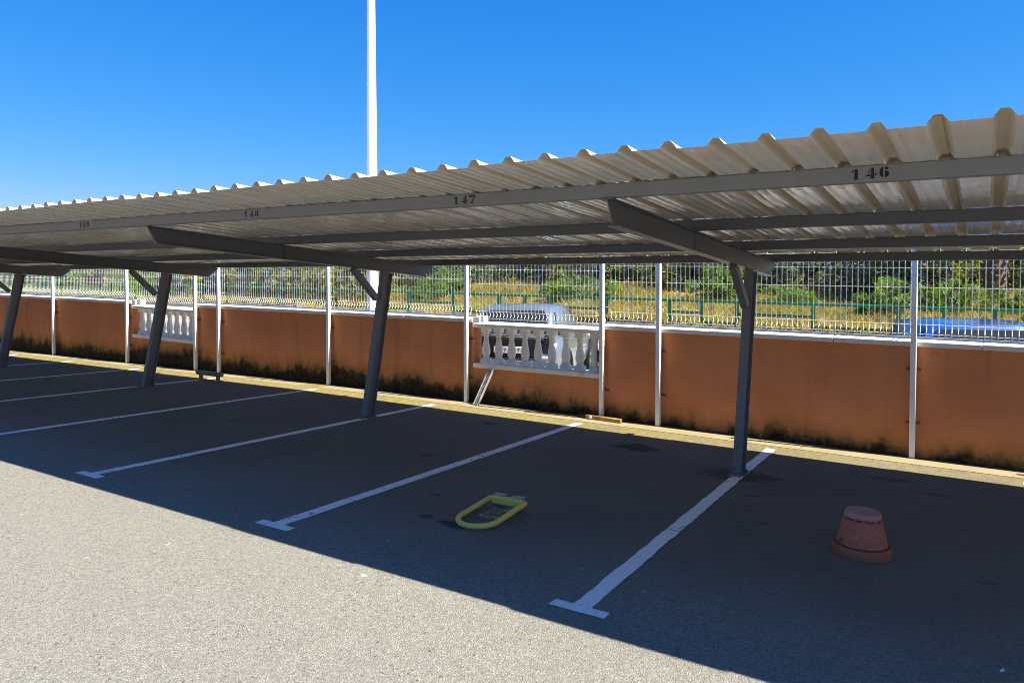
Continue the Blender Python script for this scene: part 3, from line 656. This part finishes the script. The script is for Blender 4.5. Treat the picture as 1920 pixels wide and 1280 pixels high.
    # wheels
    for wx in (-1, 1):
        for wy in (.62, 3.0):
            w = thing('wheel', (0, 0, 0), None, None); w.parent = t; w.location = (wx*(hw-.09), wy, .30)
            b = MB(); vs = []; prof = [(.19, -.09), (.285, -.095), (.30, -.07), (.30, .07), (.285, .095), (.19, .09), (.19, -.09)]
            N = 28; cx_ = X+wx*(hw-.09); cy_ = Y+wy; cz_ = Z+.30
            b.add([(cx_+q, cy_+rr*math.cos(2*math.pi*j/N), cz_+rr*math.sin(2*math.pi*j/N)) for rr, q in prof for j in range(N)], [(i*N+j, i*N+(j+1) % N, (i+1)*N+(j+1) % N, (i+1)*N+j) for i in range(6) for j in range(N)], True); b.build('tyre', M['tyre'], w)
            b = MB(); b.tube([(cx_+wx*.05, cy_, cz_), (cx_+wx*.07, cy_, cz_)], [.188, .17], 24)
            for j in range(5):
                a = 2*math.pi*j/5; b.bar((cx_+wx*.085, cy_, cz_), (cx_+wx*.085, cy_+.16*math.cos(a), cz_+.16*math.sin(a)), .05, .02, (1, 0, 0))
            b.build('rim', M['alloy'], w)
            # dark wheel arch
            b = MB(); arc = []
            for j in range(13):
                a = math.pi*j/12; arc.append((cx_+wx*.093, cy_+.36*math.cos(a), cz_+.36*math.sin(a)))
            b.tube(arc, .035, 6); b.add([(cx_+wx*.0915, cy_+.355*math.cos(math.pi*j/12), cz_+.355*math.sin(math.pi*j/12)) for j in range(13)], [tuple(range(13))]); b.build('wheel_arch', M['black'], t)
    # tail: bumper, garnish, plate, lamps, wiper
    b = MB(); b.prism([(-hw*.9, .30), (hw*.9, .30), (hw*.93, .52), (-hw*.93, .52)], lambda x, z: P(x, -.035, z), lambda x, z: P(x*1.02, .10, z)); b.build('bumper', M['black'] if red else mat, t, .02)
    b = MB(); b.box(P(-.55, -.028, .56), P(.55, .03, .88)); b.build('tail_panel', M['black'], t, .01)
    for z in (.905, .955):
        b = MB(); b.box(P(-.66, -.020, z), P(.66, .05, z+.012)); b.build('chrome_strip', M['chrome'], t)
    b = MB(); b.box(P(-.26, -.040, .64), P(.26, -.030, .75)); np_ = b.build('number_plate', M['numplate'], t, .004, 1)
    if plate_marks:
        for x in (-.12, -.07, .02, .10, .16):
            b = MB(); b.box(P(x, -.0412, .665), P(x+.012, -.0405, .725)); b.box(P(x+.0125, -.0412, .713), P(x+.034, -.0405, .725)); b.box(P(x+.0125, -.0412, .69), P(x+.03, -.0405, .70)); b.build('plate_character', M['ink'], np_)
    for s in (-1, 1):
        b = MB(); b.prism([(.0, .62), (.17, .60), (.19, .94), (.08, .98)], lambda x, z: P(s*(hw*.62+x), .0, z), lambda x, z: P(s*(hw*.62+x*1.1), .16, z)); b.build('tail_lamp', M['tail'] if red else M['glass'], t, .02)
        b = MB(); b.box(P(s*.58-.10, -.045, .555), P(s*.58+.10, -.020, .60)); b.build('reflector', M['clear'], t, .012)
    b = MB(); b.tube([P(.02, -.02, belt+.05), P(-.30, .05, belt+.12)], .009, 6); b.build('wiper', M['black'], t)
    t.rotation_euler = (0, 0, yaw)
    return t
city = [(.05, .90, .86, .90), (.42, .92, .74, 1.385), (1.0, .94, .76, 1.42), (1.75, .94, .74, 1.395), (2.62, .92, .80, .92)]
car('silver_car', (-4.92, 6.95, rz(-5.1)+.03), M['silver'], 'silver hatchback parked tail first behind the white balustrade', 1.44, 1.72, city, True, False, R(16))
big = [(.06, .90, .84, 1.0), (.42, .92, .76, 1.475), (1.1, .94, .78, 1.52), (1.9, .94, .76, 1.49), (2.72, .92, .80, .98)]
car('blue_car', (1.95, 7.05, rz(1.7)-.065), M['blue'], 'bright blue car with only its roof showing above the wall coping at right', 1.52, 1.78, big, False, True, R(18))

# ------------------------------------------------------------------ vegetation
def leaf_mesh(name, mat, n, shape, ls, lw, clumps, up=0.0, hollow=.35):
    """leaf-sized faces gathered in clumps through an uneven crown"""
    cs = []
    while len(cs) < clumps:
        p = rng.uniform(-1, 1, 3)
        if p @ p < 1: cs.append(p)
    cs = np.array(cs); rad = np.linalg.norm(cs, axis=1, keepdims=True); cs = cs/np.maximum(rad, .05)*np.maximum(rad, hollow)
    sz = rng.uniform(.14, .36, clumps)
    k = rng.integers(0, clumps, n); d = rng.normal(size=(n, 3)); d /= np.linalg.norm(d, axis=1, keepdims=True)
    c = cs[k] + d*(sz[k]*rng.uniform(.45, 1, n)**.5)[:, None]
    c = c*np.array(shape)/2; c[:, 2] += shape[2]/2
    t = rng.normal(size=(n, 3)); t[:, 2] += up; t /= np.linalg.norm(t, axis=1, keepdims=True)
    q = np.cross(t, rng.normal(size=(n, 3))); q /= np.linalg.norm(q, axis=1, keepdims=True)
    s = rng.uniform(.6, 1.3, n)[:, None]
    v = np.stack([c-t*s*ls/2, c+q*s*lw/2, c+t*s*ls/2, c-q*s*lw/2], 1).reshape(-1, 3)
    v[:, 2] = np.maximum(v[:, 2], .0)
    me = bpy.data.meshes.new(name); me.vertices.add(4*n); me.vertices.foreach_set('co', v.ravel())
    me.loops.add(4*n); me.loops.foreach_set('vertex_index', np.arange(4*n)); me.polygons.add(n); me.polygons.foreach_set('loop_start', np.arange(0, 4*n, 4))
    me.update(); me.validate(); me.materials.append(mat); return me
def trunk_mesh(h, r):
    b = MB(); b.tube([(0, 0, -.3), (.05, .02, h*.4), (.02, -.04, h*.75), (.06, 0, h)], [r*1.25, r, r*.75, r*.4], 8)
    for i in range(5):
        a = i*1.3; z = h*(.35+.1*i); b.tube([(.03, 0, z), (math.cos(a)*h*.18, math.sin(a)*h*.18, z+h*.16), (math.cos(a)*h*.30, math.sin(a)*h*.30, z+h*.38)], [r*.5, r*.35, r*.12], 6)
    return b.mesh('trunk', M['bark'])
CR = {k: [leaf_mesh('crown', LEAF[k], 6500, (4.9, 4.2, 4.6), l, w, 60) for _ in range(2)] for k, l, w in (('dark', .22, .10), ('olive', .22, .07), ('bright', .24, .11))}
TK = trunk_mesh(2.6, .14)
TREES = [ # x, y, scale, kind, label
 (-78, 46, 1.25, 'olive', 'olive green tree furthest left beyond the street, left of the first fence post'), (-70, 40, 1.0, 'bright', 'light green tree at far left between the first two fence posts'),
 (-62, 40, 1.15, 'dark', 'dark round tree at far left behind the brown garden wall'), (-55, 38, 1.1, 'bright', 'yellow green tree seen left of the far balustrade'),
 (-46.5, 38, 1.15, 'olive', 'olive tree showing above the far balustrade'), (-40.5, 37, 1.15, 'olive', 'olive tree just right of the far balustrade posts'),
 (-35.5, 36, 1.2, 'olive', 'dense olive tree midway between far balustrade and lamp post'), (-30.8, 35, 1.2, 'olive', 'dense olive tree left of the lamp post'),
 (-26.8, 36, 1.15, 'dark', 'dark tree close on the left of the lamp post'), (-21.6, 38, 1.1, 'dark', 'dark tree behind the fence post left of the silver car'),
 (-17.4, 37, 1.05, 'olive', 'pale olive tree directly behind the silver car'), (-14.6, 38, 1.15, 'dark', 'dark tree above the right end of the near balustrade'),
 (-12.0, 37, 1.1, 'olive', 'grey green tree between the two close set fence posts'), (-8.9, 37, 1.2, 'dark', 'very dark tree behind the nearest carport column'),
 (-5.4, 37, 1.25, 'dark', 'dark carob tree right of the nearest carport column'), (-2.2, 36.5, 1.25, 'dark', 'dark carob tree left of the fence post by the blue car'),
 (.6, 38, 1.2, 'bright', 'bright yellow green tree just left of the palm trunk'), (4.4, 38, 1.2, 'olive', 'grey green tree right of the palm trunk'), (8.6, 38, 1.2, 'olive', 'grey green tree at the far right edge')]
TREES += [(x_, 44, 1.5, k_, l_) for x_, k_, l_ in ((6.6, 'olive', 'taller olive tree in the back row, at the right edge'), (2.4, 'olive', 'taller olive tree in the back row, behind the palm trunk'), (-4.0, 'olive', 'taller olive tree in the back row, behind the dark carob trees'), (-7.4, 'olive', 'taller olive tree in the back row, right of the nearest column'),
  (-11.0, 'bright', 'taller light green tree in the back row, left of the nearest column'), (-16.0, 'bright', 'taller light green tree in the back row, above the near balustrade'), (-20.5, 'olive', 'taller olive tree in the back row, left of the silver car'), (-25.5, 'olive', 'taller olive tree in the back row, behind the second leaning column'),
  (-31.5, 'bright', 'taller light green tree in the back row, left of the lamp post'), (-38.0, 'olive', 'taller olive tree in the back row, right of the double fence posts'), (-44.5, 'bright', 'taller light green tree in the back row, above the far balustrade'), (-52.0, 'bright', 'taller light green tree in the back row, left of the far balustrade'), (-61.0, 'bright', 'taller light green tree in the back row, at far left'))]
for i, (x, y, s, kind, lab) in enumerate(TREES):
    y -= 5.5; x = 1.86+(x-1.86)*.87; t = thing('tree', (x, y, fz(x, y)-.1), lab, 'tree', 'trees beyond the street', random.uniform(0, 6.28)); t.scale = (s, s, s*random.uniform(.92, 1.08)*(.60 if y < 36 else .85))
    inst('trunk', TK, t); inst('crown', CR[kind][i % 2], t, (0, 0, -.55))
BS = {'bush': [leaf_mesh('foliage', LEAF['bush'], 2400, (2.2, 1.9, 1.25), .20, .045, 26, 1.2, .1) for _ in range(2)], 'dry': [leaf_mesh('foliage', LEAF['dry'], 2200, (2.4, 2.0, 2.2), .42, .03, 22, .9, .1)], 'dark': [leaf_mesh('foliage', LEAF['dark'], 2400, (2.4, 2.0, 1.6), .18, .07, 26, .2, .2)], 'olive': [leaf_mesh('foliage', LEAF['olive'], 2400, (2.6, 2.2, 1.9), .18, .06, 26, .2, .2)]}
STM = MB(); 
for i in range(6):
    a = i*1.05; STM.tube([(0, 0, -.1), (math.cos(a)*.2, math.sin(a)*.2, .35), (math.cos(a)*.5, math.sin(a)*.5, .8)], [.03, .022, .008], 5)
STM = STM.mesh('stems', M['bark'])
BUSH = [(-15.0, 28, 1.15, 'bush', 'rounded green bush behind the silver car roof'), (-7.9, 29, 1.35, 'bush', 'bright green bush left of the nearest carport column'), (-5.0, 29, .9, 'bush', 'small green bush right of the nearest carport column'),
 (-1.35, 28, 1.2, 'bush', 'green bush left of the fence post by the blue car'), (.6, 28.5, 1.1, 'bush', 'green bush above the blue car roof'), (2.5, 28.5, .8, 'bush', 'green bush under the palm trunk'), (3.9, 27.5, .9, 'bush', 'green bush at the right edge'),
 (-22.6, 29, 1.2, 'bush', 'green bush right of the lamp post'), (-19.3, 32, 1.3, 'dry', 'dry tan shrub left of the silver car'), (-16.9, 33, 1.35, 'dry', 'dry tan shrub behind the silver car'), (-13.0, 32, 1.2, 'olive', 'grey green shrub above the near balustrade end'),
 (-10.6, 32, 1.1, 'dry', 'dry shrub between the two close set fence posts'), (-28.0, 26, 1.4, 'olive', 'olive shrub left of the lamp post behind the railing'), (-31.5, 25, 1.5, 'olive', 'olive shrub left of the tallest olive shrub'), (-35.0, 25, 1.5, 'dark', 'dark shrub behind the railing midway along'),
 (-25.0, 25.5, 1.2, 'olive', 'small olive shrub next to the lamp post'), (-38.5, 26, 1.4, 'olive', 'olive shrub right of the far balustrade'), (-43, 27, 1.4, 'bush', 'green shrub above the far balustrade'), (-48, 29, 1.3, 'olive', 'olive shrub left of the far balustrade'), (-54, 27, 1.3, 'dark', 'dark shrub left of the brown garden wall'),
 (-23.4, 22.6, 1.35, 'olive', 'olive shrub against the green railing just left of the lamp post'), (-26.0, 22.9, 1.4, 'olive', 'olive shrub against the green railing, second left of the lamp post'), (-28.7, 22.6, 1.45, 'dark', 'dark shrub against the green railing, third left of the lamp post'),
 (-31.6, 22.9, 1.45, 'olive', 'olive shrub against the green railing right of the double fence posts'), (-34.6, 22.7, 1.4, 'olive', 'olive shrub against the green railing above the wall right of the far balustrade'), (-37.6, 23.0, 1.3, 'bush', 'green shrub against the green railing by the double fence posts'),
 (-41.0, 23.2, 1.2, 'bush', 'yellow green shrub behind the railing over the far balustrade'), (-45.5, 30, 1.6, 'bush', 'green shrub right of the brown garden wall'), (-58, 30, 1.9, 'bush', 'broad green shrub at far left of the field'), (-64, 32, 2.1, 'bush', 'broad green shrub at the far left edge'),
 (-20.6, 24.5, 1.0, 'bush', 'low green bush just right of the lamp post'), (-50, 23.5, 1.5, 'bush', 'leafy green shrub behind the railing left of the far balustrade'), (-56, 24, 1.6, 'olive', 'olive shrub behind the railing seen past the far leaning column'), (-63, 25, 1.9, 'bush', 'broad green shrub behind the railing by the leftmost fence post'), (-72, 27, 2.2, 'bush', 'big green shrub behind the railing at the left edge'),
 (-12.0, 25.5, .8, 'bush', 'low green bush right of the silver car roof')]
for i, (x, y, s, kind, lab) in enumerate(BUSH):
    if kind == 'bush' and 27 <= y <= 29.5: x = 1.86+(x-1.86)*.92; y -= 2.6; s *= .92
    t = thing('bush', (x, y, fz(x, y)-.05), lab, 'bush', 'bushes in the dry field', random.uniform(0, 6.28)); t.scale = (s, s, s)
    inst('foliage', BS[kind][i % len(BS[kind])], t); inst('stems', STM, t)
# palm
px_, py_ = 2.05, 28.8; pz_ = fz(px_, py_); palm = thing('palm_tree', (px_, py_, pz_), 'palm tree with stubby brown trunk beyond the blue car', 'palm tree')
b = MB(); b.tube([(px_, py_, pz_-.2), (px_, py_, pz_+2), (px_, py_, pz_+4.6)], [.36, .33, .36], 14)
for q in range(150):
    a = q*2.399; z = pz_+.1+q*.03; ca, sa = math.cos(a), math.sin(a)
    b.bar((px_+.30*ca, py_+.30*sa, z), (px_+.47*ca, py_+.47*sa, z+.13), .13, .05, (0, 0, 1))
b.build('trunk', M['palmbark'], palm)
for q in range(26):
    a = q*2.399; el = .95-.06*q; b = MB(); P0 = Vector((px_, py_, pz_+4.6)); d = Vector((math.cos(a)*math.cos(el), math.sin(a)*math.cos(el), math.sin(el))); pts = [P0+d*(u*2.6)+Vector((0, 0, -1.1*u*u)) for u in np.linspace(0, 1, 9)]
    b.tube(pts, [.03-.003*i for i in range(9)], 4)
    sdv = Vector((-math.sin(a), math.cos(a), 0))
    for i in range(1, 8):
        for s in (-1, 1):
            for f_ in (0, .5):
                p = pts[i].lerp(pts[i+1], f_); tip = p+sdv*s*.55+d*.30+Vector((0, 0, -.12)); w = d*.03; b.add([p-w, p+w, tip], [(0, 1, 2)])
    b.build('frond', LEAF['bright'], palm)
# low walls in the field
b = MB(); zg = fz(-2.6, 33)
gw = thing('low_concrete_wall', (-2.6, 33, zg), 'low grey concrete wall piece under the dark carob trees', 'low wall')
for i in range(5):
    for j in range(2):
        b = MB(); x = -3.6+.42*i+.2*(j % 2); b.box((x, 32.9, zg-.1+j*.26), (x+.41, 33.1, zg+.155+j*.26)); b.build('block', M['stone'], gw, .008, 1)
zg = fz(-47.5, 24); bw = thing('garden_wall', (-47.5, 24, zg), 'low orange brick garden wall far left behind the green railing', 'garden wall')
for j in range(4):
    for i in range(5):
        b = MB(); x = -48.4+.40*i+.2*(j % 2); b.box((x, 23.9, zg-.05+j*.22), (x+.39, 24.1, zg+.165+j*.22)); b.build('block', M['brick'], bw)
# dry grass and green weeds: countless, one object each
def grass(name, mat, n, xr, yr, h0, h1, wd, dens):
    x = rng.uniform(*xr, n); y = yr[0]+(yr[1]-yr[0])*rng.uniform(0, 1, n)**1.2
    keep = (np.sin(x*.9+1.3*np.sin(y*.7))+np.sin(y*1.1+x*.23)+rng.normal(0, .8, n)) > dens; x, y = x[keep], y[keep]; n = len(x)
    z = np.array([fz(a, b_) for a, b_ in zip(x, y)]); h = rng.uniform(h0, h1, n); a = rng.uniform(0, 6.28, n); l = rng.normal(0, .75, (n, 2))*h[:, None]
    base = np.stack([x, y, z-.03], 1); w = np.stack([np.cos(a), np.sin(a), 0*a], 1)*wd
    tip = base+np.stack([l[:, 0], l[:, 1], h], 1)
    v = np.stack([base-w, base+w, tip], 1).reshape(-1, 3)
    me = bpy.data.meshes.new(name); me.vertices.add(3*n); me.vertices.foreach_set('co', v.ravel()); me.loops.add(3*n); me.loops.foreach_set('vertex_index', np.arange(3*n)); me.polygons.add(n); me.polygons.foreach_set('loop_start', np.arange(0, 3*n, 3)); me.update(); me.materials.append(mat)
    o = bpy.data.objects.new(name, me); COL.objects.link(o); return o
tag(grass('dry_grass', LEAF['straw'], 150000, (-36, 6), (19.9, 34), .14, .38, .030, -.6), 'dry golden grass covering the field behind the green railing', 'grass', None, 'stuff')
tag(grass('green_weeds', LEAF['weed'], 200000, (-66, 6), (19.9, 34), .12, .40, .034, -.1), 'green weeds growing in patches through the dry field', 'weeds', None, 'stuff')
